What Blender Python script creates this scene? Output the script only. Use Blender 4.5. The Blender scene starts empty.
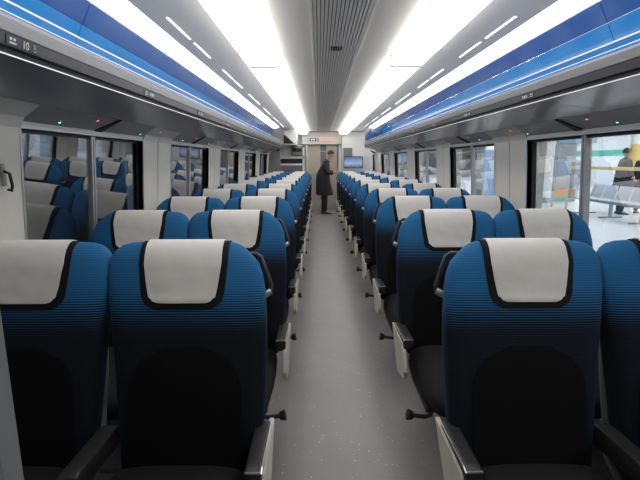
import bpy, bmesh, math, random
from mathutils import Vector, Matrix
random.seed(7)
SC = bpy.context.scene
COL = SC.collection
R = math.radians

# ------------------------------------------------------------------ camera
CX, CH, FPX = -0.13, 1.46, 440.0
cam_d = bpy.data.cameras.new('camera')
cam_d.sensor_fit = 'HORIZONTAL'; cam_d.sensor_width = 36.0
cam_d.lens = 36.0 * FPX / 640.0
cam_d.clip_start = 0.02; cam_d.clip_end = 200
cam = bpy.data.objects.new('camera', cam_d); COL.objects.link(cam)
cam.location = (CX, 0, CH)
cam.rotation_euler = (Matrix.Rotation(R(-0.1), 3, 'Z') @ Matrix.Rotation(R(90 - 10.3), 3, 'X') @ Matrix.Rotation(R(-0.2), 3, 'Z')).to_euler()
SC.camera = cam

# ------------------------------------------------------------------ world, lights, exposure
w = bpy.data.worlds.new('world'); SC.world = w; w.use_nodes = True
w.node_tree.nodes['Background'].inputs[0].default_value = (0.55, 0.62, 0.75, 1)
w.node_tree.nodes['Background'].inputs[1].default_value = 0.03
vs = SC.view_settings
vs.view_transform = 'Standard'; vs.look = 'None'; vs.gamma = 1; vs.exposure = 0.0
try: vs.use_curve_mapping = False
except Exception: pass
SC.cycles.use_denoising = True
SC.cycles.max_bounces = 10
SC.cycles.sample_clamp_indirect = 6
E_MAIN, E_COVE, E_SLOT = 4.4, 3.0, 1.6
# ceiling light of the station platform outside the right windows
for k in range(7):
    for j, x in enumerate((4.6, 9.0, 12.8)):
        ld = bpy.data.lights.new('platform_light', 'AREA'); ld.shape = 'RECTANGLE'; ld.size = .3; ld.size_y = 3.2
        ld.energy = 135; ld.color = (0.93, 0.97, 1.0)
        lo_ = bpy.data.objects.new('platform_light', ld); COL.objects.link(lo_); lo_.location = (x, -1 + 6.0 * k, 3.32)

# ------------------------------------------------------------------ materials
def mat(name, col, rough=0.5, metal=0.0, bump=None, var=0.0, vscale=6.0, spec=0.5, coat=0.0):
    m = bpy.data.materials.new(name); m.use_nodes = True
    nt = m.node_tree; b = nt.nodes['Principled BSDF']
    b.inputs['Base Color'].default_value = (*col, 1)
    b.inputs['Roughness'].default_value = rough
    b.inputs['Metallic'].default_value = metal
    b.inputs['Specular IOR Level'].default_value = spec
    b.inputs['Coat Weight'].default_value = coat
    tc = nt.nodes.new('ShaderNodeTexCoord')
    if var:
        n = nt.nodes.new('ShaderNodeTexNoise'); n.inputs['Scale'].default_value = vscale
        n.inputs['Detail'].default_value = 4
        nt.links.new(tc.outputs['Object'], n.inputs['Vector'])
        mx = nt.nodes.new('ShaderNodeMixRGB')
        mx.inputs[1].default_value = (*[c * (1 - var) for c in col], 1)
        mx.inputs[2].default_value = (*[min(1, c * (1 + var)) for c in col], 1)
        nt.links.new(n.outputs['Fac'], mx.inputs[0]); nt.links.new(mx.outputs[0], b.inputs['Base Color'])
    if bump:
        sc_, st, dist = bump
        n = nt.nodes.new('ShaderNodeTexNoise'); n.inputs['Scale'].default_value = sc_
        nt.links.new(tc.outputs['Object'], n.inputs['Vector'])
        bp = nt.nodes.new('ShaderNodeBump'); bp.inputs['Strength'].default_value = st
        bp.inputs['Distance'].default_value = dist
        nt.links.new(n.outputs['Fac'], bp.inputs['Height']); nt.links.new(bp.outputs[0], b.inputs['Normal'])
    return m

def emit(name, col, strength):
    m = bpy.data.materials.new(name); m.use_nodes = True
    b = m.node_tree.nodes['Principled BSDF']
    b.inputs['Base Color'].default_value = (*[c * .8 for c in col], 1)
    b.inputs['Emission Color'].default_value = (*col, 1)
    b.inputs['Emission Strength'].default_value = strength
    return m

def seat_fabric():
    # knitted ribs: blue yarn on a black ground; the blue ribs get thinner down the back until only black is left
    m = bpy.data.materials.new('ribbed_blue_fabric'); m.use_nodes = True
    nt = m.node_tree; b = nt.nodes['Principled BSDF']
    b.inputs['Roughness'].default_value = 0.8
    b.inputs['Sheen Weight'].default_value = 0.06
    b.inputs['Sheen Tint'].default_value = (0.25, 0.5, 0.9, 1)
    b.inputs['Specular IOR Level'].default_value = 0.15
    tc = nt.nodes.new('ShaderNodeTexCoord'); sp = nt.nodes.new('ShaderNodeSeparateXYZ')
    nt.links.new(tc.outputs['Object'], sp.inputs[0])
    def mth(op, a, bb, clamp=False):
        n = nt.nodes.new('ShaderNodeMath'); n.operation = op; n.use_clamp = clamp
        for i, v in enumerate((a, bb)):
            if v is None: continue
            if isinstance(v, (int, float)): n.inputs[i].default_value = v
            else: nt.links.new(v, n.inputs[i])
        return n.outputs[0]
    z = sp.outputs['Z']
    saw = mth('FRACT', mth('DIVIDE', z, 0.0085), None)
    tri = mth('ABSOLUTE', mth('SUBTRACT', mth('MULTIPLY', saw, 2.0), 1.0), None)   # 0 mid rib, 1 at groove
    mr = nt.nodes.new('ShaderNodeMapRange'); mr.interpolation_type = 'SMOOTHSTEP'
    nt.links.new(z, mr.inputs['Value'])
    mr.inputs['From Min'].default_value = 0.81; mr.inputs['From Max'].default_value = 1.09
    mr.inputs['To Min'].default_value = -0.3; mr.inputs['To Max'].default_value = 1.05
    f = mth('MULTIPLY', mth('SUBTRACT', mr.outputs[0], tri), 2.2)
    f = mth('ADD', f, 0.5, True)
    mx = nt.nodes.new('ShaderNodeMixRGB')
    mx.inputs[1].default_value = (0.006, 0.008, 0.013, 1)
    mx.inputs[2].default_value = (0.018, 0.122, 0.288, 1)
    nt.links.new(f, mx.inputs[0]); nt.links.new(mx.outputs[0], b.inputs['Base Color'])
    bp = nt.nodes.new('ShaderNodeBump'); bp.inputs['Strength'].default_value = 0.35
    bp.inputs['Distance'].default_value = 0.002; bp.invert = True
    nt.links.new(tri, bp.inputs['Height']); nt.links.new(bp.outputs[0], b.inputs['Normal'])
    return m

def glass_mat(name, tint, refl):
    m = bpy.data.materials.new(name); m.use_nodes = True
    nt = m.node_tree; nt.nodes.remove(nt.nodes['Principled BSDF'])
    out = nt.nodes['Material Output']
    tr = nt.nodes.new('ShaderNodeBsdfTransparent'); tr.inputs[0].default_value = (*tint, 1)
    gl = nt.nodes.new('ShaderNodeBsdfGlossy'); gl.inputs['Roughness'].default_value = 0.012
    gl.inputs['Color'].default_value = (0.95, 0.97, 1, 1)
    geo = nt.nodes.new('ShaderNodeNewGeometry')
    dt = nt.nodes.new('ShaderNodeVectorMath'); dt.operation = 'DOT_PRODUCT'
    nt.links.new(geo.outputs['Normal'], dt.inputs[0]); nt.links.new(geo.outputs['Incoming'], dt.inputs[1])
    def mm(op, a, b):
        n = nt.nodes.new('ShaderNodeMath'); n.operation = op
        for i, v in enumerate((a, b)):
            if v is None: continue
            if isinstance(v, (int, float)): n.inputs[i].default_value = v
            else: nt.links.new(v, n.inputs[i])
        return n.outputs[0]
    fres = mm('MULTIPLY', mm('POWER', mm('SUBTRACT', 1.0, mm('ABSOLUTE', dt.outputs['Value'], None)), 5.0), .9)   # Schlick
    ad = nt.nodes.new('ShaderNodeMath'); ad.operation = 'ADD'; ad.use_clamp = True
    ad.inputs[1].default_value = refl
    mx = nt.nodes.new('ShaderNodeMixShader')
    nt.links.new(fres, ad.inputs[0]); nt.links.new(ad.outputs[0], mx.inputs[0])
    nt.links.new(tr.outputs[0], mx.inputs[1]); nt.links.new(gl.outputs[0], mx.inputs[2])
    nt.links.new(mx.outputs[0], out.inputs['Surface'])
    return m

def floor_mat():
    m = bpy.data.materials.new('speckled_vinyl_floor'); m.use_nodes = True
    nt = m.node_tree; b = nt.nodes['Principled BSDF']
    b.inputs['Roughness'].default_value = 0.34; b.inputs['Specular IOR Level'].default_value = 0.45
    tc = nt.nodes.new('ShaderNodeTexCoord')
    n = nt.nodes.new('ShaderNodeTexNoise'); n.inputs['Scale'].default_value = 2.2; n.inputs['Detail'].default_value = 5
    nt.links.new(tc.outputs['Object'], n.inputs['Vector'])
    mx = nt.nodes.new('ShaderNodeMixRGB')
    mx.inputs[1].default_value = (0.225, 0.22, 0.217, 1); mx.inputs[2].default_value = (0.295, 0.286, 0.278, 1)
    nt.links.new(n.outputs['Fac'], mx.inputs[0])
    last = mx.outputs[0]
    for sc_, thr, c in ((26, 0.09, (0.62, 0.60, 0.57)), (38, 0.06, (0.06, 0.06, 0.065)), (70, .12, (.36, .355, .35))):
        v = nt.nodes.new('ShaderNodeTexVoronoi'); v.inputs['Scale'].default_value = sc_
        nt.links.new(tc.outputs['Object'], v.inputs['Vector'])
        lt = nt.nodes.new('ShaderNodeMath'); lt.operation = 'LESS_THAN'; lt.inputs[1].default_value = thr
        nt.links.new(v.outputs['Distance'], lt.inputs[0])
        k = nt.nodes.new('ShaderNodeMixRGB'); k.inputs[2].default_value = (*c, 1)
        nt.links.new(lt.outputs[0], k.inputs[0]); nt.links.new(last, k.inputs[1]); last = k.outputs[0]
    nt.links.new(last, b.inputs['Base Color'])
    n2 = nt.nodes.new('ShaderNodeTexNoise'); n2.inputs['Scale'].default_value = 5
    nt.links.new(tc.outputs['Object'], n2.inputs['Vector'])
    mr = nt.nodes.new('ShaderNodeMapRange'); mr.inputs['To Min'].default_value = 0.26; mr.inputs['To Max'].default_value = 0.48
    nt.links.new(n2.outputs['Fac'], mr.inputs['Value']); nt.links.new(mr.outputs[0], b.inputs['Roughness'])
    return m

M = dict(
    ceiling=mat('white_ceiling_laminate', (0.88, 0.86, 0.83), 0.45, var=.02),
    slat=mat('grey_ceiling_slat', (0.80, 0.78, 0.76), 0.45, var=.03),
    vent_dark=mat('dark_vent_back', (0.20, 0.20, 0.20), 0.8),
    wall=mat('cream_wall_laminate', (0.70, 0.68, 0.63), 0.45, var=.03, vscale=3),
    soffit=mat('grey_soffit_laminate', (0.36, 0.36, 0.37), 0.28, var=.03),
    dark=mat('black_rubber', (0.012, 0.012, 0.014), 0.55),
    alu=mat('brushed_aluminium', (0.62, 0.62, 0.63), 0.32, 0.85, var=.05, vscale=30),
    alugrey=mat('satin_grey_metal', (0.34, 0.33, 0.33), 0.30, 0.6, var=.08, vscale=4),
    chrome=mat('polished_chrome', (0.85, 0.86, 0.88), 0.10, 1.0),
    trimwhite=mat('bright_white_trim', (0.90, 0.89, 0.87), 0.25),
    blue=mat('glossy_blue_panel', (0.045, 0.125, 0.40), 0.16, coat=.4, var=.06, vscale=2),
    lit_blue=mat('glossy_blue_panel_lit', (0.03, 0.26, 0.68), 0.14, coat=.4, var=.10, vscale=2),  # lit copy of the blue panel colour, lamp light painted in
    under=mat('dark_grey_rack_underside', (0.27, 0.275, 0.31), 0.24, var=.06, vscale=3),
    fabric=seat_fabric(),
    black_fabric=mat('black_woven_fabric', (0.0065, 0.0065, 0.0075), 0.95, bump=(500, .3, .001), var=.15, vscale=200, spec=.08),
    cushion=mat('charcoal_cushion_fabric', (0.010, 0.010, 0.0115), 0.9, bump=(400, .3, .001), var=.15, vscale=150, spec=.25),
    pad=mat('black_headrest_pad', (0.008, 0.008, 0.010), 0.85, spec=.2),
    cover=mat('white_headrest_cloth', (0.61, 0.595, 0.575), 0.85, bump=(9, .35, .012), var=.03, vscale=8, spec=.2),
    arm=mat('charcoal_armrest_plastic', (0.017, 0.017, 0.018), 0.46, var=.08, vscale=8),
    cream=mat('cream_seat_side_plastic', (0.52, 0.49, 0.42), 0.4, var=.03),
    shell=mat('grey_seat_shell', (0.20, 0.20, 0.21), 0.4),
    floor=floor_mat(),
    glass=glass_mat('tinted_window_glass', (0.86, 0.90, 0.93), 0.28),
    guard=glass_mat('clear_guard_glass', (0.72, 0.88, 1.0), 0.02),
    lamp=emit('white_lamp_diffuser', (1.0, 0.972, 0.935), E_MAIN),
    cove=emit('white_cove_diffuser', (1.0, 0.985, 0.955), E_COVE),
    slot=emit('white_slot_diffuser', (1.0, 0.972, 0.935), E_SLOT),
    red=emit('red_indicator', (1.0, 0.12, 0.10), 5.0),
    green=emit('green_indicator', (0.15, 1.0, 0.6), 4.0),
    glyph=mat('pale_grey_print', (0.62, 0.62, 0.60), 0.5),
    glyph_dim=mat('dim_grey_print', (0.26, 0.26, 0.25), 0.5),
    orange=emit('orange_sign_face', (0.78, 0.48, 0.38), 0.5),
    signdark=mat('dark_sign_face', (0.03, 0.03, 0.035), 0.3),
    signwhite=emit('white_sign_glyph', (0.95, 0.95, 0.9), 0.8),
    door=mat('beige_door_laminate', (0.50, 0.455, 0.37), 0.45, var=.05, vscale=4),
    endwall=mat('white_end_laminate', (0.66, 0.655, 0.64), 0.45, var=.03),
    endgrey=mat('mid_grey_panel', (0.17, 0.175, 0.18), 0.5, var=.08),
    skin=mat('skin', (0.50, 0.27, 0.18), 0.55, var=.06),
    hair=mat('dark_brown_hair', (0.045, 0.022, 0.013), 0.6, bump=(60, .6, .01)),
    coat=mat('black_wool_coat', (0.016, 0.015, 0.016), 0.85, var=.2, vscale=10),
    trousers=mat('black_trousers', (0.012, 0.012, 0.013), 0.8, var=.2, vscale=10),
    shoe=mat('black_leather', (0.012, 0.011, 0.011), 0.4),
    navy=mat('dark_navy_jacket', (0.010, 0.016, 0.032), 0.9, var=.2, vscale=8),
    greycoat=mat('dark_grey_jacket', (0.022, 0.024, 0.030), 0.9, var=.2, vscale=8),
    bag=mat('blue_nylon', (0.02, 0.07, 0.22), 0.6, bump=(30, .4, .01)),
    plat=mat('pale_platform_tile', (0.62, 0.63, 0.64), 0.35, var=.05, vscale=2),
    platwall=mat('pale_station_wall', (0.66, 0.70, 0.74), 0.5, var=.06, vscale=.5),
    teal=mat('teal_paint', (0.06, 0.42, 0.33), 0.45, var=.05),
    yellow=mat('yellow_paint', (0.72, 0.52, 0.18), 0.45, var=.06),
    orangep=mat('orange_paint', (0.72, 0.30, 0.06), 0.45, var=.06),
    steel=mat('stainless_bench', (0.62, 0.64, 0.66), 0.35, 0.7, var=.06),
    kiosk=mat('grey_kiosk_paint', (0.36, 0.37, 0.39), 0.45, var=.06),
    bluepanel=mat('blue_sign_face', (0.30, 0.42, 0.58), 0.4, var=.05),
    column=mat('white_column_tile', (0.78, 0.78, 0.75), 0.4, var=.03),
    tunnel=mat('dark_tunnel_concrete', (0.05, 0.05, 0.055), 0.9, var=.3, vscale=1.5),
)
def screen_mat():
    m = bpy.data.materials.new('lit_screen_picture'); m.use_nodes = True
    nt = m.node_tree; b = nt.nodes['Principled BSDF']
    tc = nt.nodes.new('ShaderNodeTexCoord'); sp = nt.nodes.new('ShaderNodeSeparateXYZ')
    nt.links.new(tc.outputs['Object'], sp.inputs[0])
    n = nt.nodes.new('ShaderNodeTexNoise'); n.inputs['Scale'].default_value = 22
    nt.links.new(tc.outputs['Object'], n.inputs['Vector'])
    a = nt.nodes.new('ShaderNodeMath'); a.operation = 'MULTIPLY_ADD'; a.inputs[1].default_value = .16
    nt.links.new(n.outputs['Fac'], a.inputs[0]); nt.links.new(sp.outputs['Z'], a.inputs[2])
    mr = nt.nodes.new('ShaderNodeMapRange'); mr.inputs['From Min'].default_value = -.06; mr.inputs['From Max'].default_value = .22
    nt.links.new(a.outputs[0], mr.inputs['Value'])
    cr = nt.nodes.new('ShaderNodeValToRGB')
    cr.color_ramp.elements[0].color = (.06, .10, .20, 1); cr.color_ramp.elements[1].color = (.05, .14, .42, 1)
    e = cr.color_ramp.elements.new(.38); e.color = (.34, .42, .55, 1)
    nt.links.new(mr.outputs[0], cr.inputs[0])
    b.inputs['Base Color'].default_value = (0, 0, 0, 1)
    nt.links.new(cr.outputs[0], b.inputs['Emission Color']); b.inputs['Emission Strength'].default_value = 1.0
    return m
M['screen'] = screen_mat()

# ------------------------------------------------------------------ mesh helpers
def link(name, bm, m, parent=None, loc=(0, 0, 0), smooth=False):
    bmesh.ops.recalc_face_normals(bm, faces=bm.faces)
    me = bpy.data.meshes.new(name); bm.to_mesh(me); bm.free()
    me.materials.append(M[m] if isinstance(m, str) else m)
    if smooth:
        for p in me.polygons: p.use_smooth = True
        try: me.set_sharp_from_angle(angle=R(50))
        except Exception: pass
    o = bpy.data.objects.new(name, me); COL.objects.link(o); o.location = loc
    if parent: o.parent = parent
    return o

def tag(o, label=None, cat=None, group=None, kind=None):
    if label: o['label'] = label
    if cat: o['category'] = cat
    if group: o['group'] = group
    if kind: o['kind'] = kind
    return o

def empty(name, loc=(0, 0, 0), rz=0):
    o = bpy.data.objects.new(name, None); COL.objects.link(o)
    o.location = loc; o.rotation_euler = (0, 0, rz); o.empty_display_size = .1
    return o

def copy_tree(o, parent=None):
    c = o.copy(); COL.objects.link(c); c.parent = parent
    for ch in list(o.children): copy_tree(ch, c)
    return c

def box(bm, x0, x1, y0, y1, z0, z1, bev=0.0, seg=2):
    vs_ = [bm.verts.new((x, y, z)) for x in (x0, x1) for y in (y0, y1) for z in (z0, z1)]
    idx = [(0, 1, 3, 2), (4, 6, 7, 5), (0, 4, 5, 1), (2, 3, 7, 6), (0, 2, 6, 4), (1, 5, 7, 3)]
    fs = [bm.faces.new([vs_[i] for i in f]) for f in idx]
    if bev:
        es = list({e for f in fs for e in f.edges})
        bmesh.ops.bevel(bm, geom=es, offset=bev, segments=seg, profile=.5, affect='EDGES')
    return bm

def nb(): return bmesh.new()
def boxbm(*a, **k): return box(nb(), *a, **k)

def prism(bm, poly, a0, a1, axis='y', bev=0.0):
    # extrude a closed 2-D polygon along an axis: 'y' -> poly is (x,z); 'x' -> (y,z); 'z' -> (x,y)
    def p3(p, a): return {'y': (p[0], a, p[1]), 'x': (a, p[0], p[1]), 'z': (p[0], p[1], a)}[axis]
    A = [bm.verts.new(p3(p, a0)) for p in poly]; B = [bm.verts.new(p3(p, a1)) for p in poly]
    n = len(poly)
    fs = [bm.faces.new(A[::-1]), bm.faces.new(B)]
    for i in range(n): fs.append(bm.faces.new((A[i], A[(i + 1) % n], B[(i + 1) % n], B[i])))
    if bev:
        es = list({e for f in fs for e in f.edges})
        bmesh.ops.bevel(bm, geom=es, offset=bev, segments=2, profile=.5, affect='EDGES')
    return bm

def tube(bm, pts, r, n=8, caps=True):
    pts = [Vector(p) for p in pts]; rings = []
    rr = r if isinstance(r, (list, tuple)) else [r] * len(pts)
    up = None
    for i, p in enumerate(pts):
        t = (pts[min(i + 1, len(pts) - 1)] - pts[max(i - 1, 0)]).normalized()
        if up is None:
            up = Vector((0, 0, 1)) if abs(t.z) < .9 else Vector((1, 0, 0))
        u = (up - t * up.dot(t)).normalized(); v = t.cross(u); up = u
        rings.append([bm.verts.new(p + (u * math.cos(2 * math.pi * k / n) + v * math.sin(2 * math.pi * k / n)) * rr[i]) for k in range(n)])
    for a, b in zip(rings, rings[1:]):
        for k in range(n): bm.faces.new((a[k], a[(k + 1) % n], b[(k + 1) % n], b[k]))
    if caps: bm.faces.new(rings[0][::-1]); bm.faces.new(rings[-1])
    return bm

def loft(bm, rings):
    V = [[bm.verts.new(p) for p in r] for r in rings]; n = len(V[0])
    for a, b in zip(V, V[1:]):
        for k in range(n): bm.faces.new((a[k], a[(k + 1) % n], b[(k + 1) % n], b[k]))
    bm.faces.new(V[0][::-1]); bm.faces.new(V[-1])
    return bm

def sell(cx, cy, a0, a1, b, n=28, e=4.0):
    # superellipse ring in a plane; a0 / a1 are the half widths on -x and +x
    out = []
    for k in range(n):
        t = 2 * math.pi * k / n
        c, s = math.cos(t), math.sin(t)
        a = a1 if c >= 0 else a0
        out.append((cx + a * math.copysign(abs(c) ** (2 / e), c), cy + b * math.copysign(abs(s) ** (2 / e), s)))
    return out

def sphere(bm, c, rx, ry, rz, seg=14, rings=9):
    m = Matrix.Translation(c) @ Matrix.Diagonal((rx, ry, rz, 1))
    bmesh.ops.create_uvsphere(bm, u_segments=seg, v_segments=rings, radius=1, matrix=m)
    return bm

ORD = ['nearest', 'second', 'third', 'fourth', 'fifth', 'sixth', 'seventh', 'eighth', 'ninth', 'tenth', 'eleventh', 'twelfth', 'thirteenth']

# ------------------------------------------------------------------ the carriage shell
Y0, YE = -1.2, 13.1              # behind the camera / end wall
PITCH, ROW1, NROW = 0.975, 1.50, 11
WP = 2 * PITCH
WIN = [1.95 + WP * k for k in range(-1, 6)]     # near edge of each window
WLEN, WB, WT = 1.33, 0.85, 1.60
WINS = {-1: WIN, 1: [y + .05 for y in WIN]}
def wx(z): return 1.462 - 0.065 * max(0, (z - WB))    # inner wall half width (leans in a little)
CZ = 2.27

f = link('floor', boxbm(-1.5, 1.5, Y0, YE + .1, -.06, 0), 'floor'); tag(f, kind='structure')

# ceiling: flat centre laminate with recesses for the lamps, sloping sides
bm = nb()
for s in (-1, 1):
    prism(bm, [(s * .168, CZ), (s * .436, CZ - .006), (s * .436, CZ + .05), (s * .168, CZ + .05)], Y0, YE)
    prism(bm, [(s * .748, CZ - .006), (s * 1.09, CZ - .018), (s * 1.09, CZ + .05), (s * .748, CZ + .05)], Y0, YE)
box(bm, -1.5, 1.5, Y0, YE, CZ + .05, CZ + .09)
ce = link('ceiling', bm, 'ceiling'); tag(ce, kind='structure')
# centre air vent: long slats and a dark tray
vent = empty('ceiling_vent', (0, 0, CZ))
tag(vent, 'long grey slatted air vent running down the middle of the ceiling', 'vent')
link('vent_tray', boxbm(-.165, .165, .2, 12.85, .030, .048), 'vent_dark', vent)
for s in (-1, 1):
    link('vent_frame', boxbm(s * .168 - .006, s * .168 + .006, .2, 12.85, -.007, .045), 'trimwhite', vent)
NS = 15
sl = None
for i in range(NS):
    x = -.150 + .300 * i / (NS - 1)
    if sl is None:
        sl = link('slat', prism(nb(), [(-.008, 0), (.008, 0), (.006, .022), (-.006, .022)], .2, 12.85), 'slat', vent, (x, 0, -.010))
    else:
        c = sl.copy(); COL.objects.link(c); c.location = (x, 0, -.010)
bm = nb()
for i in range(5): box(bm, -.036 + i * .018 - .0045, -.036 + i * .018 + .0045, 3.35, 3.46, -.013, -.006)
tag(link('vent_latch', bm, 'dark', vent), kind='stuff')

# main ceiling lamps: two rows, each a near and a long far section
for s, sd in ((-1, 'left'), (1, 'right')):
    for (ya, yb, wh) in ((0.1, 3.62, 'near'), (3.66, 12.75, 'far')):
        L = empty('ceiling_light', (s * .592, (ya + yb) / 2, CZ)); h = (yb - ya) / 2
        tag(L, f'wide bright white strip lamp in the {sd} half of the ceiling, {wh} section', 'ceiling light', 'wide strip lamps of the ceiling')
        link('diffuser', prism(nb(), [(-s * .150, -.004), (-s * .148, -.08), (-s * .136, -.09), (s * .072, -.09), (s * .086, -.082), (s * .150, -.004), (s * .150, .03), (-s * .150, .03)], -h, h), 'lamp', L)
        bm = nb()
        for e in (-1, 1):
            box(bm, e * .154 - .005, e * .154 + .005, -h, h, -.008, .03)
            prism(bm, [(-s * .152, .03), (-s * .152, -.086), (-s * .138, -.0925), (s * .074, -.0925), (s * .088, -.085), (s * .152, -.006), (s * .152, .03)], e * h - .008, e * h + .008)
        link('lamp_frame', bm, 'ceiling', L)
    # cove lamp above the rack
    L = empty('cove_light', (0, 0, 0))
    tag(L, f'narrow bright cove lamp along the top of the {sd} blue rack panel', 'cove light')
    link('cove_diffuser', prism(nb(), [(s * 1.095, 2.252), (s * 1.222, 2.214), (s * 1.235, 2.25), (s * 1.10, 2.285)], .1, 11.05), 'cove', L)
    link('cove_trim', prism(nb(), [(s * 1.222, 2.214), (s * 1.228, 2.205), (s * 1.26, 2.23), (s * 1.235, 2.25)], .1, 11.05), 'trimwhite', L)
    n = 0
    for k in range(6):
        for d in (0, .55):
            y = 2.67 + 1.47 * k + d
            if k == 0 or True:
                o = link('slot_light', boxbm(-.0065, .0065, -.225, .225, -.006, .02, bev=.002, seg=1), 'slot', None, (s * .985, y + .225, CZ - .014))
                tag(o, f'thin white slot lamp in the {sd} ceiling panel, {ORD[n]} from the camera', 'slot light', f'slot lamps in the {sd} ceiling panel')
                n += 1

# side walls
def wall(s, sd):
    WIN = WINS[s]
    W = nb()
    # below the windows
    prism(W, [(s * 1.462, 0), (s * 1.462, WB), (s * 1.56, WB), (s * 1.56, 0)], Y0, YE)
    prism(W, [(s * wx(WT), WT), (s * (wx(WT) - .005), WT + .03), (s * 1.56, WT + .03), (s * 1.56, WT)], Y0, YE)
    wl = link(f'wall_{sd}', W, 'wall'); tag(wl, kind='structure')
    # pillars between the windows: two flat strips with a groove and a swept head that meets the soffit
    ends = [(Y0, WIN[0])] + [(WIN[i] + WLEN, WIN[i + 1]) for i in range(len(WIN) - 1)] + [(WIN[-1] + WLEN, YE)]
    for (ya, yb) in ends:
        if yb - ya < .02: continue
        mid = (ya + yb) / 2
        for (a, b) in ((ya, mid - .006), (mid + .006, yb)):
            if b - a < .02: continue
            link('pillar_panel', prism(nb(), [(s * 1.462, WB), (s * wx(1.45), 1.45), (s * (wx(WT) - .004), WT), (s * 1.39, 1.645), (s * 1.315, 1.695),
                                              (s * 1.56, 1.695), (s * 1.56, WB)], a, b), 'wall', wl)
    link('window_sill', prism(nb(), [(s * 1.456, WB - .03), (s * 1.456, WB), (s * 1.56, WB + .004), (s * 1.56, WB - .03)], Y0, YE), 'alugrey', wl)
    # soffit between rack and window head
    sf = link('soffit_panel', prism(nb(), [(s * 1.425, 1.625), (s * 1.30, 1.705), (s * 1.33, 1.75), (s * 1.56, 1.75), (s * 1.56, 1.625)], Y0, 11.4), 'soffit', wl)
    for y in WIN:
        ym = y + WLEN * .5
        # dark tapering slot above each mullion
        bm = nb()
        pts = [(s * 1.425, ym - .045, 1.622), (s * 1.425, ym + .045, 1.622), (s * 1.30, ym + .10, 1.702), (s * 1.30, ym + .085, 1.702)]
        A = [bm.verts.new(p) for p in pts]; B = [bm.verts.new((p[0] + s * .02, p[1], p[2] + .03)) for p in pts]
        for q in A: q.co.x -= s * .004; q.co.z -= .004
        bm.faces.new(A); bm.faces.new(B[::-1])
        for i in range(4): bm.faces.new((A[i], A[(i + 1) % 4], B[(i + 1) % 4], B[i]))
        link('soffit_slot', bm, 'dark', wl)
    return wl
wallL = wall(-1, 'left'); wallR = wall(1, 'right')

def window(i, s, y):
    win = empty(f'window_{i}', (0, 0, 0)); tag(win, kind='structure')
    def ring(ya, yb, za, zb, t, d0, d1):
        bm = nb()
        def xs(z, d): return s * (wx(z) + d)
        def bar(y0, y1, z0, z1):
            prism_pts = [(xs(z0, d0), z0), (xs(z1, d0), z1), (xs(z1, d1), z1), (xs(z0, d1), z0)]
            prism(bm, prism_pts, y0, y1)
        bar(ya, ya + t, za, zb); bar(yb - t, yb, za, zb); bar(ya + t, yb - t, za, za + t); bar(ya + t, yb - t, zb - t, zb)
        return bm
    link('frame', ring(y - .012, y + WLEN + .012, WB - .01, WT + .012, .012, -.004, .06), 'alu', win)
    link('gasket', ring(y, y + WLEN, WB, WT, .018, .030, .06), 'dark', win)
    ym = y + WLEN * .5
    def mull(d0, d1, y0, y1): return prism(nb(), [(s * (wx(WB) + d0), WB), (s * (wx(WT) + d0), WT), (s * (wx(WT) + d1), WT), (s * (wx(WB) + d1), WB)], y0, y1)
    link('mullion', mull(.022, .06, ym - .022, ym - .004), 'alu', win)
    link('mullion', mull(.022, .06, ym + .004, ym + .022), 'alu', win)
    link('mullion_gasket', mull(.028, .06, ym - .004, ym + .004), 'dark', win)
    for (a, b) in ((y + .01, ym - .01), (ym + .01, y + WLEN - .01)):
        bm = nb(); vsx = [bm.verts.new(p) for p in ((s * (wx(WB) + .036), a, WB), (s * (wx(WB) + .036), b, WB), (s * (wx(WT) + .036), b, WT), (s * (wx(WT) + .036), a, WT))]
        bm.faces.new(vsx)
        link('pane', bm, 'glass', win)
n = 1
for s in (-1, 1):
    for y in WINS[s]:
        window(n, s, y); n += 1

# coat hook on the near left pillar
hk = empty('coat_hook', (-wx(1.4) + .002, 1.82, 1.39)); tag(hk, 'small dark coat hook on the cream pillar at the far left', 'hook')
link('hook_plate', boxbm(0, .008, -.012, .012, -.03, .06, bev=.003, seg=1), 'alugrey', hk)
link('hook', tube(nb(), [(.006, 0, .03), (.03, 0, .02), (.036, 0, -.03), (.03, 0, -.05), (.016, 0, -.045)], .006, 8), 'dark', hk, smooth=True)

# indicator lamps on the soffit
for s, sd in ((-1, 'left'), (1, 'right')):
    for k in range(9):
        for nm, wv, z, y0 in (('red', 1.335, 1.681, 2.48), ('green', 1.385, 1.649, 2.20 if s < 0 else 2.30)):
            y = y0 + PITCH * k
            o = empty('indicator_lamp', (s * wv, y, z))
            tag(o, f'tiny {nm} indicator light under the {sd} rack, {ORD[k]} {nm} one from the camera', 'indicator', f'{nm} indicator lights under the {sd} rack')
            bm = nb(); sphere(bm, (0, 0, -.004), .0055, .0055, .0055, 8, 6)
            link('lens', bm, nm, o, smooth=True)
            bm = nb(); bmesh.ops.create_cone(bm, cap_ends=True, segments=12, radius1=.013, radius2=.013, depth=.012)
            link('bezel', bm, 'alugrey', o)

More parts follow.
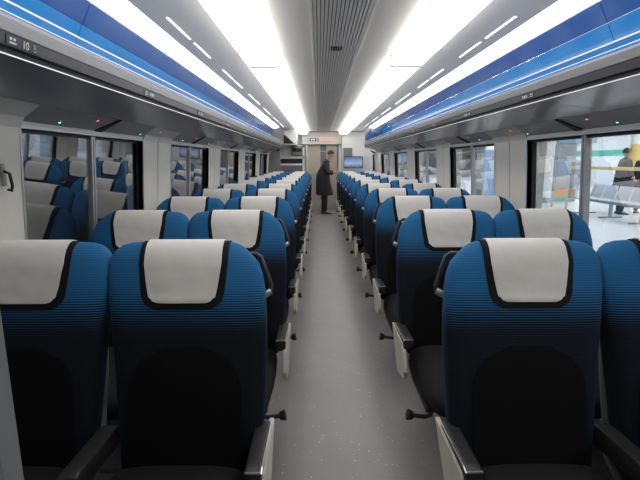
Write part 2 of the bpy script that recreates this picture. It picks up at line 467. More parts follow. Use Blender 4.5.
# ------------------------------------------------------------------ luggage racks
def rack(s, sd):
    r = empty('luggage_rack', (0, 0, 0))
    tag(r, f'long overhead luggage rack with blue back panel along the {sd} wall', 'luggage rack')
    ya, yb = .1, 11.05
    def P(name, poly, m, a=ya, b=yb): return link(name, prism(nb(), [(s * x, z) for x, z in poly], a, b), m, r)
    # blue back panel as separate sheets with joints
    n = 5; L = (yb - ya) / n
    for k in range(n):
        y0, y1 = ya + k * L + .003, ya + (k + 1) * L - .003
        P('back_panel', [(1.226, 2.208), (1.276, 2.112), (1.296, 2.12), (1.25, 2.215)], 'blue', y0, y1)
        P('back_panel_lit', [(1.277, 2.110), (1.33, 2.0), (1.395, 1.82), (1.42, 1.82), (1.35, 2.01), (1.297, 2.115)], 'lit_blue', y0, y1)  # lower back panel; its paler blue paints in the lamp light
    P('shelf', [(1.02, 1.825), (1.42, 1.825), (1.42, 1.81), (1.02, 1.81)], 'alugrey')
    P('lip_trim', [(.975, 1.853), (.98, 1.845), (1.02, 1.838), (1.02, 1.852), (.98, 1.852)], 'trimwhite')
    P('lip_panel', [(.980, 1.846), (.986, 1.812), (1.03, 1.812), (1.03, 1.838)], 'alugrey')
    P('display_strip', [(.990, 1.812), (.995, 1.777), (1.03, 1.777), (1.03, 1.812)], 'signdark')
    P('lip_recess', [(1.012, 1.777), (1.014, 1.757), (1.04, 1.757), (1.04, 1.777)], 'dark')
    P('lower_trim', [(1.000, 1.756), (1.000, 1.752), (1.03, 1.750), (1.03, 1.756)], 'alu')
    for k in range(n):
        P('underside_panel', [(1.0, 1.7505), (1.30, 1.697), (1.33, 1.70), (1.33, 1.74), (1.03, 1.757)], 'under', ya + k * L + .002, ya + (k + 1) * L - .002)
    # guard rail above the lip; the thinner rods draw reflected light streaks
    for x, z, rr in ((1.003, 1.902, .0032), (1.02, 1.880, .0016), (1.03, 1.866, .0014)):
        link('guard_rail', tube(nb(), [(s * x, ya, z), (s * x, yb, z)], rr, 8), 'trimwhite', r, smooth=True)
    # rack end panel
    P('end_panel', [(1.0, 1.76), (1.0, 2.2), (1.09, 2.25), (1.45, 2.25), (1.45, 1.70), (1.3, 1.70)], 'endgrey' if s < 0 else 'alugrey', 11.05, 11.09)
    # row number plates on the lip, printed marks
    for k in range(10):
        y = 1.37 + PITCH * k + (.12 if s > 0 else 0)
        pl = link('row_plate', prism(nb(), [(s * .9885, 1.806), (s * .9925, 1.780), (s * 1.0, 1.780), (s * 1.0, 1.806)], y - .075, y + .075), 'signdark', r)
        bm = nb()
        def mk(y0, y1, z0, z1):
            def fx(z): return .9885 + (1.806 - z) / .026 * .004
            prism(bm, [(s * (fx(z1) - .0008), z1), (s * (fx(z0) - .0008), z0), (s * fx(z0), z0), (s * fx(z1), z1)], y0, y1)
        for a in (-.062, -.047): mk(y + a, y + a + .009, 1.794, 1.801)
        mk(y - .064, y - .034, 1.785, 1.789)
        if not (s < 0 and k == 0):
            for a in (.0, .022, .040): mk(y + a, y + a + .012, 1.786, 1.800)
        tag(link('plate_mark', bm, 'glyph', pl), kind='stuff')
        if s < 0 and k == 0:
            for txt, yo, mm in (('10', -.012, 'glyph'), ('B', .036, 'glyph_dim')):
                cu = bpy.data.curves.new('row_number', 'FONT'); cu.body = txt; cu.size = .031; cu.extrude = .0004
                tmp = bpy.data.objects.new('row_number', cu)
                COL.objects.link(tmp); bpy.context.view_layer.update()
                me = bpy.data.meshes.new_from_object(tmp.evaluated_get(bpy.context.evaluated_depsgraph_get()))
                bpy.data.objects.remove(tmp); me.materials.clear(); me.materials.append(M[mm])
                t = bpy.data.objects.new('row_number', me); COL.objects.link(t)
                t.parent = pl
                ux = Vector((0, 1, 0)); uy = Vector((.004, 0, .026)).normalized(); uz = ux.cross(uy)
                t.matrix_local = Matrix.Translation((-.9900, y + yo, 1.7825)) @ Matrix((ux, uy, uz)).transposed().to_4x4()
    return r
rack(-1, 'left'); rack(1, 'right')

# ------------------------------------------------------------------ seats
BACK_TILT = R(12)
def seat_back_bm(s):
    """one seat back: local z is along the back, x across (aisle side at -x when s=+1), front faces -y"""
    prof = [  # z, half width aisle side, half width inner side, half thickness, y of centre
        (.36, .215, .205, .045, .01), (.40, .262, .225, .060, .0), (.50, .275, .230, .066, .0), (.64, .284, .240, .068, .0),
        (.80, .289, .254, .070, .0), (.92, .288, .268, .068, .0), (1.02, .282, .277, .064, .0), (1.08, .272, .279, .060, .002),
        (1.12, .257, .277, .056, .004), (1.15, .232, .270, .051, .006), (1.172, .210, .256, .043, .009), (1.187, .190, .236, .032, .012),
        (1.196, .165, .205, .018, .014), (1.199, .135, .17, .006, .016)]
    rings = []
    for z, a0, a1, b, yc in prof:
        rr = sell(0, yc, a0, a1, b, 32, 4.2 if z < 1.13 else 3.6)
        rings.append([(s * x, y, z) for x, y in rr])
    return loft(nb(), rings)

def front_path(z0, off, back=.10):
    """path of the cloth in (y, z): up the front of the head rest, over the top and down behind"""
    front = [(z0 + (1.12 - z0) * i / 7) for i in range(8)]
    pts = []
    for z in front:
        b = .068 if z < .95 else .068 - (z - .95) * .07
        pts.append((-b - off, z))
    b0 = .056 + off
    for a in (15, 35, 55, 75, 90, 110, 130, 150, 170):
        t = R(a); pts.append((.006 - b0 * math.cos(t) * 1.02, 1.128 + (.071 + off) * math.sin(t)))
    pts.append((.062 + off, 1.128 - back))
    return pts

def cloth_bm(s, z0, off, wtop, wbot, thick, rnd=.03, wav=0.0, seed=0, cx=0.0):
    rnd_ = random.Random(seed)
    path = front_path(z0, off)
    rows = []
    for i, (y, z) in enumerate(path):
        if i < 8:
            t = (z - z0) / (1.12 - z0)
            hw = wbot + (wtop - wbot) * (t ** .75)
            d = (z - z0)
            if d < rnd: hw -= rnd - math.sqrt(max(0, rnd * rnd - (rnd - d) ** 2))
        else: hw = wtop
        rows.append((y, z, hw))
    # an extra close row rounds the lower corners
    y0, z_, h_ = rows[0]
    rows[0] = (y0, z0, wbot - rnd)
    for dz in (.006, .016):
        hw = wbot - rnd + math.sqrt(max(0, rnd * rnd - (rnd - dz) ** 2))
        rows.insert(1 + (dz > .01), (y0, z0 + dz, hw))
    bm = nb(); N = 12; V = []
    for (y, z, hw) in rows:
        r = []
        for k in range(N + 1):
            u = -1 + 2 * k / N; x = cx + u * hw
            w_ = wav * (math.sin(x * 38 + z * 31 + seed) + .7 * math.sin(x * 21 - z * 52 + seed * 2)) * (1 if z < 1.13 else .3)
            edge = .004 * max(0, abs(u) - .6)
            r.append(bm.verts.new((s * x, y - abs(w_) + edge, z)))
        V.append(r)
    for a, b in zip(V, V[1:]):
        for k in range(N): bm.faces.new((a[k], a[k + 1], b[k + 1], b[k]))
    bmesh.ops.recalc_face_normals(bm, faces=bm.faces)
    bmesh.ops.solidify(bm, geom=list(bm.faces), thickness=thick)
    return bm

def make_seat(s):
    """a rotating double seat; s=+1 stands right of the aisle, s=-1 left"""
    root = empty('double_seat')
    def place(xc): return s * xc
    for idx, xc in enumerate((-.277, .277)):
        inner = 1 if idx == 0 else -1          # aisle seat: wide shoulder towards the aisle; window seat: mirrored
        k = s * inner
        sb = link('seat_back', seat_back_bm(k), 'fabric', root, smooth=True)
        # tilt about the base so that the head rest front ends at y = 0
        sb.rotation_euler = (-BACK_TILT, 0, 0)
        top = Vector((0, -.066, 1.12)); top.rotate(Matrix.Rotation(-BACK_TILT, 3, 'X'))
        sb.location = (place(xc), -top.y, 1.106 - top.z)
        link('headrest_pad', cloth_bm(k, .960, .003, .156, .137, .004, .05), 'pad', sb, smooth=True)
        cv = link('headrest_cover', cloth_bm(k, .982, .008, .136, .110, .003, .026, .0022, idx * 3 + 1, ), 'cover', sb, smooth=True)
        cv['label'] = 'white cloth cover over the top of the seat back'
        # lumbar panel: rounded dark patch low on the back
        bm = nb(); rows = []
        for i in range(11):
            t = i / 10; z = .40 + .43 * t
            hw = .196 if t < .6 else .196 * math.sqrt(max(0.0, 1 - ((t - .6) / .42) ** 2.6))
            rows.append([bm.verts.new((k * (u * hw - .012), -.0705 - .008 * (1 - u * u) * min(1, (1 - t) * 4 + .15), z)) for u in [-1 + .25 * j for j in range(9)]])
        for a, b in zip(rows, rows[1:]):
            for j in range(8): bm.faces.new((a[j], a[j + 1], b[j + 1], b[j]))
        bmesh.ops.recalc_face_normals(bm, faces=bm.faces)
        bmesh.ops.solidify(bm, geom=list(bm.faces), thickness=.006)
        link('lumbar_pad', bm, 'black_fabric', sb, smooth=True)
        rings = []
        for z, a, b in ((.30, .19, .03), (.38, .225, .036), (.7, .236, .036), (1.0, .235, .034), (1.10, .22, .024), (1.13, .19, .012)):
            rings.append([(x, y, z) for x, y in sell(0, .062, a, a, b, 20, 4)])
        link('back_shell', loft(nb(), rings), 'shell', sb, smooth=True)
        if idx == 0:
            h = [(.150, .058, 1.135), (.19, .072, 1.150), (.235, .078, 1.152), (.254, .080, 1.14), (.276, .080, 1.085), (.296, .078, 1.03), (.294, .072, 1.005), (.255, .060, .99)]
            gh = link('grab_handle', tube(nb(), [(-k * x, y, z) for x, y, z in h], [.008, .009, .009, .009, .009, .009, .009, .009], 8), 'arm', sb, smooth=True)
            link('handle_tip', tube(nb(), [(-k * .295, .072, 1.010), (-k * .268, .063, .994)], 0.0125, 8), 'alugrey', gh, smooth=True)
        # cushion
        rings = []
        for y, zb, zt, hw in ((-.775, .395, .425, .19), (-.765, .375, .448, .222), (-.74, .352, .462, .235), (-.68, .335, .470, .242), (-.55, .30, .468, .245),
                              (-.40, .275, .458, .245), (-.25, .262, .448, .242), (-.17, .268, .445, .238), (-.155, .30, .43, .225)):
            rings.append([(x, y, z) for x, z in sell(0, (zb + zt) / 2, hw, hw, (zt - zb) / 2, 24, 3.6)])
        link('seat_cushion', loft(nb(), rings), 'cushion', root, (place(xc - (.004 if idx == 0 else -.004)), 0, 0), smooth=True)
    # arm rests: aisle one with cream side panel, centre and wall one plain
    def arm(xa, xb, za, zb):
        bm = nb()
        prism(bm, [(-.05, za - .075), (-.05, za), (-.10, za + .004), (-.31, zb), (-.335, zb - .006), (-.34, zb - .05), (-.31, zb - .075)], xa, xb, 'x', bev=.007)
        return bm
    ao = -.579
    a1 = link('armrest', arm(s * ao if s > 0 else s * (ao + .05), s * (ao + .05) if s > 0 else s * ao, .535, .55), 'arm', root, smooth=True)
    xs = sorted((s * (ao + .001), s * (ao - .004)))
    link('edge_trim', prism(nb(), [(-.05, .530), (-.10, .5345), (-.31, .5465), (-.336, .541), (-.336, .538), (-.31, .5425), (-.10, .5305), (-.05, .526)], xs[0], xs[1], 'x'), 'alu', a1)
    xf = sorted((s * (ao + .002), s * (ao + .048)))
    link('front_trim', boxbm(xf[0], xf[1], -.3405, -.335, .5425, .5475), 'alu', a1)
    xp = sorted((s * (ao - .008), s * (ao + .012)))
    sp_ = link('side_panel', prism(nb(), [(.0, .515), (-.30, .515), (-.345, .485), (-.385, .39), (-.37, .345), (-.20, .31)], xp[0], xp[1], 'x', bev=.004), 'cream', a1)
    link('armrest', arm(-.030, .030, .52, .535), 'arm', root, smooth=True)
    xw = sorted((s * .505, s * .55)); link('armrest', arm(xw[0], xw[1], .535, .55), 'arm', root, smooth=True)
    # slim light strips in the gap between the two backs
    gp = link('centre_strip', prism(nb(), [(.03, .56), (.07, .97), (.085, .97), (.045, .56)], -.0035, .0035, 'x'), 'alugrey', root)
    # pedestal and rotation pedal
    bm = nb(); prism(bm, [(-.62, .0), (-.62, .03), (-.50, .06), (-.44, .26), (-.20, .26), (-.16, .06), (-.06, .03), (-.06, .0)], -.34, .34, 'x', bev=.006)
    link('pedestal', bm, 'shell', root)
    link('base_beam', boxbm(-.50, .50, -.52, -.17, .245, .275, bev=.008), 'dark', root)
    xa_, xk = s * -.47, s * -.572
    pd = link('foot_pedal', tube(nb(), [(s * -.40, -.50, .27), (xa_, -.50, .265), (xa_, -.50, .225), (s * -.50, -.50, .215), (xk, -.50, .225)], .011, 8), 'dark', root, smooth=True)
    bm = nb(); tube(bm, [(xk + s * .012, -.50, .222), (xk - s * .014, -.50, .229)], [.020, .027], 12)
    link('pedal_knob', bm, 'dark', pd, smooth=True)
    return root

protoR, protoL = make_seat(1), make_seat(-1)
for s, sd, proto in ((1, 'right', protoR), (-1, 'left', protoL)):
    for k in range(NROW):
        o = proto if k == 0 else copy_tree(proto)
        o.location = (s * .886, ROW1 + PITCH * k, 0)
        wh = {0: 'nearest row', NROW - 1: 'last row'}.get(k, f'{ORD[k]} row from the camera')
        tag(o, f'blue double seat with white headrest covers {sd} of the aisle, {wh}', 'train seat', f'double seats {sd} of the aisle')

# partition beside the camera on the left
pt = empty('partition', (0, .40, 0)); tag(pt, 'dark partition with a plain grey edge strip at the lower left border', 'partition')
link('partition_board', boxbm(-1.45, -.461, -.012, .012, 0, 2.0), 'arm', pt)
link('edge_strip', boxbm(-.461, -.443, -.016, .016, 0, 2.0, bev=.003, seg=1), 'endgrey', pt)

# ------------------------------------------------------------------ the end of the carriage
bm = nb()
box(bm, -1.5, -.47, YE - .02, YE + .06, 0, 2.32); box(bm, .41, 1.5, YE - .02, YE + .06, 0, 2.32); box(bm, -.47, .41, YE - .02, YE + .06, 1.90, 2.32)
we = link('wall_end', bm, 'endwall'); tag(we, kind='structure')
link('header_panel', boxbm(-.62, .58, YE - .10, YE - .02, 1.91, 2.25, bev=.01), 'trimwhite', we)
link('header_seam', boxbm(-1.4, 1.4, YE - .105, YE - .1, 1.895, 1.91), 'endgrey', we)
bk = link('wall_back', boxbm(-1.5, 1.5, Y0 - .06, Y0, 0, 2.3), 'endwall'); tag(bk, kind='structure')
dr = empty('door_1', (0, YE, 0)); tag(dr, kind='structure')
link('door_leaf', boxbm(-.47, -.085, -.01, .03, 0.01, 1.90, bev=.005, seg=1), 'door', dr)
link('door_leaf', boxbm(.085, .41, -.01, .03, 0.01, 1.90, bev=.005, seg=1), 'door', dr)
link('door_glass', boxbm(-.085, .085, 0, .02, .30, 1.90), 'endgrey', dr)
link('door_rail', boxbm(-.085, .085, -.012, .03, .01, .30), 'door', dr)
link('door_rail', boxbm(-.09, .09, -.014, .03, 1.70, 1.715), 'alu', dr)
for x in (-.48, .42): link('door_frame', boxbm(x - .015, x + .015, -.06, .03, 0, 1.9), 'trimwhite' if x < 0 else 'endgrey', dr)
link('door_frame', boxbm(.44, .53, -.05, .0, 0, 1.9, bev=.01), 'trimwhite', dr)

sg = empty('destination_sign', (0, YE - .12, 2.03)); tag(sg, 'narrow display sign with orange strip above the end door', 'sign')
link('sign_housing', boxbm(-.42, .42, -.01, .02, -.055, .065, bev=.006), 'trimwhite', sg)
link('sign_face', boxbm(-.39, -.14, -.016, -.009, -.035, .045), 'signdark', sg)
link('sign_strip', boxbm(-.14, .37, -.016, -.009, -.035, .045), 'orange', sg)
bm = nb()
for x in (-.36, -.31, -.27, -.20): box(bm, x, x + .026, -.018, -.015, -.015, .025)
tag(link('sign_glyph', bm, 'signwhite', sg), kind='stuff')

# left end: luggage cabinet with dark openings
lc = empty('luggage_cabinet', (-.93, 12.3, 0)); tag(lc, 'white luggage cabinet with dark openings left of the end door', 'cabinet')
bm = nb(); x0, x1 = -.42, .40
for (a, b, c, d) in ((x0, x1, 1.50, 1.56), (x0, x1, 1.32, 1.365), (x0, x0 + .05, .0, 1.85), (x1 - .05, x1, .0, 1.85), (x0, x1, 1.80, 1.85), (x0 + .14, x0 + .20, 1.56, 1.85)):
    box(bm, a, b, -.02, .02, c, d)
link('cabinet_frame', bm, 'trimwhite', lc)
link('cabinet_body', boxbm(x0 + .01, x1 - .01, .02, .72, 0, 1.84), 'endgrey', lc)
link('slot_opening', boxbm(x0 + .06, x1 - .06, -.012, .021, 1.375, 1.49), 'dark', lc)
link('front_panel', boxbm(x0 + .06, x1 - .06, -.008, .021, .1, 1.31), 'endgrey', lc)
link('upper_panel', boxbm(x0 + .21, x1 - .06, -.006, .021, 1.565, 1.795), 'endwall', lc)
tv = empty('ceiling_monitor', (-.72, 12.2, 1.62)); tag(tv, 'small dark monitor above the white luggage cabinet, left of the end door', 'monitor')
link('monitor_case', boxbm(-.15, .15, 0, .075, -.03, .22, bev=.012), 'endgrey', tv)
link('screen', boxbm(-.12, .12, -.006, .002, .06, .16), 'dark', tv)
tb = empty('vestibule_screen', (-1.28, 11.5, 0)); tag(tb, 'dark grey upright panel behind the last left window', 'panel')
link('panel_board', boxbm(-.16, .16, -.02, .02, 0, 1.69, bev=.008), 'endgrey', tb)
lo = empty('overhead_locker', (-1.08, 11.75, 1.855)); tag(lo, 'white overhead locker with dark slanted opening at the left end', 'locker')
link('locker_body', boxbm(-.30, .36, 0, .9, 0, .385), 'endwall', lo)
link('locker_opening', prism(nb(), [(-.20, .03), (.30, .03), (.06, .24), (-.20, .36)], -.012, .004), 'dark', lo)
link('locker_trim', prism(nb(), [(-.18, .37), (.07, .262), (.32, .04), (.34, .06), (.08, .29), (-.18, .395)], -.03, .004), 'trimwhite', lo)

# right end: partition with a lit picture screen
rp = empty('end_partition', (.95, 12.85, 0)); tag(rp, 'white partition right of the end door, carrying the blue screen', 'partition')
link('partition_board', boxbm(-.42, .47, 0, .05, 0, 2.24), 'endwall', rp)
link('notice_panel', boxbm(-.38, -.12, -.01, .001, 1.56, 1.80, bev=.003, seg=1), 'endgrey', rp)
sr = empty('wall_screen', (.83, 12.53, 1.395)); tag(sr, 'lit monitor with a blue picture on the white end partition', 'monitor')
link('screen_case', boxbm(-.27, .27, -.03, .018, -.165, .165, bev=.006), 'arm', sr)
link('screen_picture', boxbm(-.25, .25, -.034, -.029, -.145, .145), 'screen', sr)

# blue bag at the end of the right rack
bg = empty('duffel_bag', (1.12, 10.75, 1.868)); tag(bg, 'round blue bag on the far end of the right luggage rack', 'bag')
bm = nb(); rings = []
for y, r in ((-.20, .05), (-.19, .10), (-.15, .128), (0, .135), (.15, .128), (.19, .10), (.20, .05)):
    rings.append([(x, y, z + .128) for x, z in sell(0, 0, r * 1.05, r * 1.05, r * .95, 20, 2.4)])
link('bag_body', loft(bm, rings), 'bag', bg, smooth=True)
link('bag_strap', tube(nb(), [(-.03, -.10, .245), (-.03, -.07, .29), (-.03, .07, .29), (-.03, .10, .245)], .010, 6), 'dark', bg, smooth=True)

# ------------------------------------------------------------------ people
def skin_obj(name, verts, edges, m, parent, root=0, sub=2):
    """verts: (x, y, z, rx[, ry])"""
    me = bpy.data.meshes.new(name)
    me.from_pydata([v[:3] for v in verts], edges, [])
    me.materials.append(M[m])
    o = bpy.data.objects.new(name, me); COL.objects.link(o); o.parent = parent
    o.modifiers.new('Skin', 'SKIN').use_smooth_shade = True
    for i, v in enumerate(verts):
        d = me.skin_vertices[0].data[i]
        d.radius = (v[3], v[4] if len(v) > 4 else v[3]); d.use_root = (i == root)
    sm = o.modifiers.new('Subsurf', 'SUBSURF'); sm.levels = sub; sm.render_levels = sub
    return o

def hand_chain(V, E, wrist, d, side, spread, r=.0085):
    """palm and five fingers grown from the wrist vertex; d = pointing direction, side = thumb side"""
    d = Vector(d).normalized(); side = Vector(side).normalized()
    w = Vector(V[wrist][:3]); pal = w + d * .055
    V.append((*pal, .024, .018)); p = len(V) - 1; E.append((wrist, p))
    nrm = d.cross(side)
    for off, ln in ((.026, .075), (.009, .085), (-.009, .08), (-.026, .062)):
        a = pal + side * off * 1.0 + d * .035
        b = a + d * ln * .5 + nrm * spread * .4; c = a + d * ln * .85 + nrm * spread
        i = len(V)
        V += [(*a, r), (*b, r * .95), (*c, r * .8)]; E += [(p, i), (i, i + 1), (i + 1, i + 2)]
    a = w + d * .03 + side * .032; b = a + d * .035 + side * .016; c = b + d * .028
    i = len(V); V += [(*a, r * 1.2), (*b, r * 1.05), (*c, r * .85)]; E += [(wrist, i), (i, i + 1), (i + 1, i + 2)]

def figure(root, J, skin='skin', coat='coat', trousers='trousers', hair='hair', face=Vector((0, -1, 0)), hem=.55, hairlen=0.0, hand_dirs=None):
    """J: joint dict in root coordinates. One continuous body, clothes and hair as children"""
    V, E, I = [], [], {}
    def jt(n, r, par=None):
        p = J[n]; V.append((*p, *(r if isinstance(r, tuple) else (r, r)))); I[n] = len(V) - 1
        if par: E.append((I[par], I[n]))
    jt('pelvis', (.115, .085)); jt('belly', (.11, .08), 'pelvis'); jt('chest', (.125, .09), 'belly'); jt('neck0', .07, 'chest')
    jt('neck', .055, 'neck0'); jt('head0', .062, 'neck'); jt('head1', (.078, .092), 'head0'); jt('head2', (.06, .07), 'head1')
    for k in ('l', 'r'):
        jt('sh' + k, .062, 'chest'); jt('el' + k, .042, 'sh' + k); jt('wr' + k, .028, 'el' + k)
        jt('hip' + k, .085, 'pelvis'); jt('kn' + k, .055, 'hip' + k); jt('an' + k, .030, 'kn' + k); jt('to' + k, .018, 'an' + k)
    for k in ('l', 'r'):
        d, sd = (hand_dirs or {}).get(k, (Vector(J['wr' + k]) - Vector(J['el' + k]), face))
        hand_chain(V, E, I['wr' + k], d, sd, -.02)
    skin_obj('body', V, E, skin, root)
    # face: nose, ears, eyes, mouth as part of the figure
    h1 = Vector(J['head1']); f = face.normalized(); up = (Vector(J['head2']) - Vector(J['head0'])).normalized(); rt = f.cross(up).normalized()
    bm = nb(); c = h1 + f * .088 - up * .012
    tube(bm, [c + up * .03, c + f * .016 - up * .004, c - up * .012], [.006, .012, .008], 8); link('nose', bm, skin, root, smooth=True)
    for e in (-1, 1):
        bm = nb(); sphere(bm, h1 + f * .080 + rt * e * .030 + up * .018, .010, .010, .007, 8, 6); link('eye', bm, 'dark', root, smooth=True)
        bm = nb(); sphere(bm, h1 + rt * e * .080 - f * .005, .013, .018, .03, 8, 6); link('ear', bm, skin, root, smooth=True)
    bm = nb(); c = h1 + f * .080 - up * .045; tube(bm, [c - rt * .02, c + f * .004, c + rt * .02], .005, 6); link('mouth', bm, 'orangep', root, smooth=True)
    # hair: cap over crown and back of the head
    bm = nb(); sphere(bm, h1 + up * .028 - f * .016, .104, .108, .098, 18, 12)
    for v in list(bm.verts):
        q = v.co - h1
        if q.dot(f) > .035 and q.dot(up) < .055: v.co = h1 + (v.co - h1) * .72 - f * .02
        if q.dot(up) < -.035 and hairlen == 0: v.co += up * .03 + f * .01
    link('hair', bm, hair, root, smooth=True)
    if hairlen:
        bm = nb(); tube(bm, [h1 - f * .03 + up * .02, h1 - f * .05 - up * .06, h1 - f * .05 - up * (.06 + hairlen)], [.085, .08, .06], 12); link('hair_length', bm, hair, root, smooth=True)
    # coat: torso and sleeves in one skinned garment with a lofted skirt
    cv, ce_ = [], []
    def cj(p, r, par=None):
        cv.append((*p, *(r if isinstance(r, tuple) else (r, r))))
        if par is not None: ce_.append((par, len(cv) - 1))
        return len(cv) - 1
    b0 = cj(J['belly'], (.20, .175)); c0 = cj(J['chest'], (.205, .17), b0); n0 = cj(J['neck0'], (.095, .09), c0); cj(J['neck'], (.07, .07), n0)
    for k in ('l', 'r'):
        s_ = cj(J['sh' + k], .082, c0); e_ = cj(J['el' + k], .062, s_); cj(Vector(J['el' + k]).lerp(Vector(J['wr' + k]), .93), .046, e_)
    skin_obj('jacket', cv, ce_, coat, root)
    bl, pv = Vector(J['belly']), Vector(J['pelvis'])
    kn = (Vector(J['knl']) + Vector(J['knr'])) / 2
    base = Vector((kn.x, kn.y, hem))
    rings = []
    for t, ax, ay in ((-1.0, .17, .12), (-.5, .205, .165), (0, .21, .185), (.35, .225, .195), (.7, .24, .22), (1.0, .25, .235)):
        c = bl.lerp(pv, t / .35) if t < .35 else pv.lerp(base, (t - .35) / .65)
        if t < 0: c = bl.lerp(Vector(J['chest']), -t)
        rings.append([(c.x + ay * math.cos(a) * (1 + .05 * math.sin(5 * a) * max(0, t)), c.y + ax * math.sin(a), c.z) for a in [2 * math.pi * i / 24 for i in range(24)]])
    link('coat_skirt', loft(nb(), rings), coat, root, smooth=True)
    tvs = [(*J['pelvis'], .14, .11)]; te = []
    for k in ('l', 'r'):
        i = len(tvs); an = Vector(J['an' + k]); tvs += [(*J['hip' + k], .098, .098), (*J['kn' + k], .074, .074), (an.x, an.y, an.z - .02, .058, .058)]
        te += [(0, i), (i, i + 1), (i + 1, i + 2)]
    skin_obj('trousers', tvs, te, trousers, root)
    for k in ('l', 'r'):
        an, to = Vector(J['an' + k]), Vector(J['to' + k]); d = (to - an); d.z = 0; d.normalize(); sd = Vector((-d.y, d.x, 0))
        rings = []
        for t, w_, h_ in ((-.07, .026, .05), (-.06, .034, .075), (0, .040, .085), (.07, .044, .06), (.14, .046, .042), (.18, .036, .034), (.195, .018, .022)):
            c = Vector((an.x, an.y, 0)) + d * t
            rings.append([tuple(c + sd * (w_ * math.cos(a)) + Vector((0, 0, h_ / 2 + h_ / 2 * math.sin(a)))) for a in [2 * math.pi * i / 12 for i in range(12)]])
        link('shoe', loft(nb(), rings), 'shoe', root, smooth=True)

# passenger at the end of the aisle, bent forward, facing the right-hand seats
p1 = empty('person', (.04, 12.1, 0)); tag(p1, 'person in a long black coat bending over the seats at the aisle end', 'person')
J1 = dict(pelvis=(-.06, 0, .90), belly=(-.06, 0, 1.05), chest=(-.01, -.0, 1.28), neck0=(.05, -.01, 1.42), neck=(.085, -.02, 1.475), head0=(.115, -.025, 1.53),
          head1=(.15, -.03, 1.60), head2=(.17, -.03, 1.655),
          shl=(.01, .17, 1.37), ell=(.11, .22, 1.12), wrl=(.26, .17, 1.14), shr=(.0, -.18, 1.37), elr=(.06, -.24, 1.10), wrr=(.24, -.20, 1.13),
          hipl=(-.06, .09, .87), knl=(-.03, .10, .48), anl=(-.06, .11, .085), tol=(.08, .12, .035), hipr=(-.06, -.09, .87), knr=(.0, -.09, .48), anr=(-.01, -.10, .085), tor=(.13, -.11, .035))
figure(p1, J1, face=Vector((.80, -.50, -.30)), hem=.52,
       hand_dirs={'l': (Vector((1, -.1, -.1)), Vector((0, -.3, 1))), 'r': (Vector((1, .1, -.1)), Vector((0, .3, 1)))})

def stander(name, x, y, rz, label, coat, trousers='trousers', sc=1.0, hem=.72, hairlen=0.0):
    r = empty(name, (x, y, 0), rz); r.scale = (sc, sc, sc); tag(r, label, 'person')
    J = dict(pelvis=(0, 0, .93), belly=(0, .0, 1.08), chest=(0, 0, 1.30), neck0=(0, .0, 1.45), neck=(0, -.01, 1.50), head0=(0, -.02, 1.555), head1=(0, -.025, 1.63), head2=(0, -.02, 1.69),
             shl=(.19, 0, 1.40), ell=(.24, .02, 1.12), wrl=(.20, -.12, .98), shr=(-.19, 0, 1.40), elr=(-.24, .02, 1.12), wrr=(-.20, -.12, .98),
             hipl=(.09, 0, .89), knl=(.10, -.01, .49), anl=(.10, .02, .085), tol=(.12, -.12, .035), hipr=(-.09, 0, .89), knr=(-.10, -.01, .49), anr=(-.10, .02, .085), tor=(-.12, -.12, .035))
    figure(r, J, coat=coat, trousers=trousers, face=Vector((0, -1, -.12)), hem=hem, hairlen=hairlen)
    return r

# ------------------------------------------------------------------ outside: platform on the right, dark tunnel on the left
PX0, PX1, PYA, PYB = 1.95, 15.0, -6.0, 46.0
pf = link('floor_platform', boxbm(PX0, PX1, PYA, PYB, -.2, 0), 'plat'); tag(pf, kind='structure')
link('safety_strip', boxbm(2.5, 2.8, PYA, PYB, 0, .004), 'yellow', pf)
pw = link('wall_platform', boxbm(PX1, PX1 + .2, PYA, PYB, -.2, 3.6), 'platwall'); tag(pw, kind='structure')
link('green_band', boxbm(PX1 - .02, PX1, PYA, PYB, 1.62, 1.92), 'teal', pw)
pe = link('wall_platform_end', boxbm(PX0, PX1, PYB, PYB + .2, -.2, 3.6), 'platwall'); tag(pe, kind='structure')
pc = link('ceiling_platform', boxbm(1.7, PX1 + .2, PYA, PYB, 3.4, 3.6), 'column'); tag(pc, kind='structure')
for i, (x, y, z, l, lab) in enumerate(((PX1 - .05, 27, 2.5, 5.0, 'long blue sign on the station wall beyond the platform'), (9.0, 14.2, 2.32, 1.6, 'blue hanging sign above the two waiting people'))):
    g = empty('hanging_sign', (x, y, z)); tag(g, lab, 'sign')
    link('sign_board', boxbm(-.04, .04, -l / 2, l / 2, -.16, .16, bev=.01, seg=1), 'bluepanel', g)
    link('sign_hanger', tube(nb(), [(0, -l * .4, .16), (0, -l * .4, 3.4 - z)], .012, 6), 'alugrey', g)
    link('sign_hanger', tube(nb(), [(0, l * .4, .16), (0, l * .4, 3.4 - z)], .012, 6), 'alugrey', g)

# bench of metal seats, seen from the train
bx, by = 7.2, 11.0
be = empty('metal_bench', (bx, by, 0)); tag(be, 'row of silver metal seats on the platform outside the right window', 'bench')
for k in range(5):
    y = -1.1 + .53 * k
    link('bench_seat', prism(nb(), [(-.24, .43), (.20, .40), (.24, .42), (.32, .78), (.30, .79), (.21, .445), (-.23, .46)], y - .235, y + .235, 'y', bev=.006), 'steel', be)
link('bench_beam', boxbm(-.03, .03, -1.45, 1.35, .34, .40), 'alugrey', be)
for y in (-1.1, .0, 1.05):
    bm = nb(); box(bm, -.035, .035, y - .03, y + .03, .03, .36); box(bm, -.28, .28, y - .035, y + .035, 0, .035)
    link('bench_leg', bm, 'alugrey', be)
gr = empty('guard_rail', (7.65, 10.9, 0)); tag(gr, 'yellow guard rail in front of the two waiting people', 'rail')
link('top_rail', boxbm(-.03, .03, -2.1, 2.15, 1.17, 1.26, bev=.01), 'yellow', gr)
for y in (-2.0, 2.10): link('rail_post', boxbm(-.03, .03, y - .03, y + .03, 0, 1.2), 'yellow', gr)
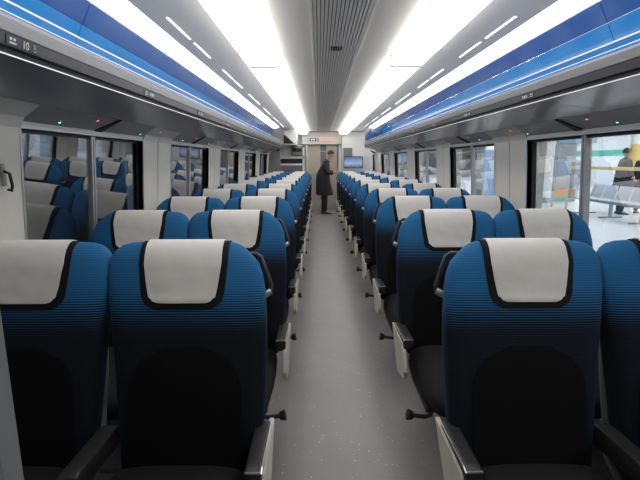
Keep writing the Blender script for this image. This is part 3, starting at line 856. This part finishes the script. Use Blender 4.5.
stander('person', 7.95, 11.75, R(75), 'person in a dark navy jacket standing behind the platform bench, seen through the right window', 'navy')
stander('person', 8.55, 11.85, R(115), 'person in a dark grey jacket at the right edge, behind the platform bench', 'greycoat', sc=.97)
def column(x, y, r, lab, stripe=None):
    c = empty('platform_column', (x, y, 0)); tag(c, lab, 'column')
    link('shaft', tube(nb(), [(0, 0, 0), (0, 0, 3.4)], r, 24), 'column', c, smooth=True)
    link('column_base', tube(nb(), [(0, 0, 0), (0, 0, .18)], r + .03, 24), 'kiosk', c, smooth=True)
    if stripe: link('column_band', tube(nb(), [(0, 0, .9), (0, 0, 1.9)], r + .008, 24), stripe, c, smooth=True)
column(9.55, 13.6, .20, 'white platform column with a yellow band behind the waiting people', 'yellow')
column(7.60, 15.1, .20, 'white platform column beside the grey ticket kiosk')
column(9.0, 24.0, .25, 'white platform column far down the platform')
ks = empty('ticket_kiosk', (8.45, 15.9, 0)); tag(ks, 'grey kiosk with orange and teal base beside a white platform column', 'kiosk')
link('kiosk_body', boxbm(-.30, .35, -.4, .4, .42, 2.0, bev=.03), 'kiosk', ks)
link('kiosk_head', boxbm(-.32, .37, -.42, .42, 2.0, 2.25, bev=.02), 'bluepanel', ks)
link('kiosk_skirt', boxbm(-.60, .38, -.46, .45, .14, .42, bev=.01), 'orangep', ks)
link('kiosk_plinth', boxbm(-.58, .40, -.48, .47, 0, .14, bev=.01), 'teal', ks)
link('kiosk_screen', boxbm(-.15, .2, -.41, -.399, 1.05, 1.5), 'bluepanel', ks)
sh = empty('glass_booth', (7.35, 12.9, 0)); tag(sh, 'slim dark framed glass booth left of the bench on the platform', 'booth')
for x, y in ((-.22, 0), (.24, 0), (.24, .8), (-.22, .8)): link('booth_post', boxbm(x - .022, x + .022, y - .022, y + .022, 0, 1.42), 'kiosk', sh)
for z in (.3, 1.38): 
    bm = nb(); box(bm, -.22, .24, -.02, .02, z, z + .04); box(bm, -.22, .24, .78, .82, z, z + .04); link('booth_rail', bm, 'kiosk', sh)
link('booth_pane', boxbm(-.2, .22, -.004, .004, .34, 1.38), 'glass', sh)
vm = empty('vending_machine', (5.4, 14.2, 0)); tag(vm, 'blue vending machine seen through the second right window', 'vending machine')
link('machine_body', boxbm(-.4, .4, -.35, .35, .05, 1.75, bev=.02), 'bluepanel', vm)
link('machine_front', boxbm(-.411, -.40, -.30, .30, .75, 1.65), 'column', vm)
link('machine_slot', boxbm(-.413, -.40, -.25, .25, .30, .52), 'dark', vm)
link('machine_foot', boxbm(-.38, .38, -.33, .33, 0, .05), 'dark', vm)
stander('person', 5.0, 17.6, R(20), 'person in a dark jacket walking far down the platform, seen through the third right window', 'greycoat')
tw = link('wall_tunnel', boxbm(-4.3, -4.1, -6, 30, -1, 5), 'tunnel'); tag(tw, kind='structure')
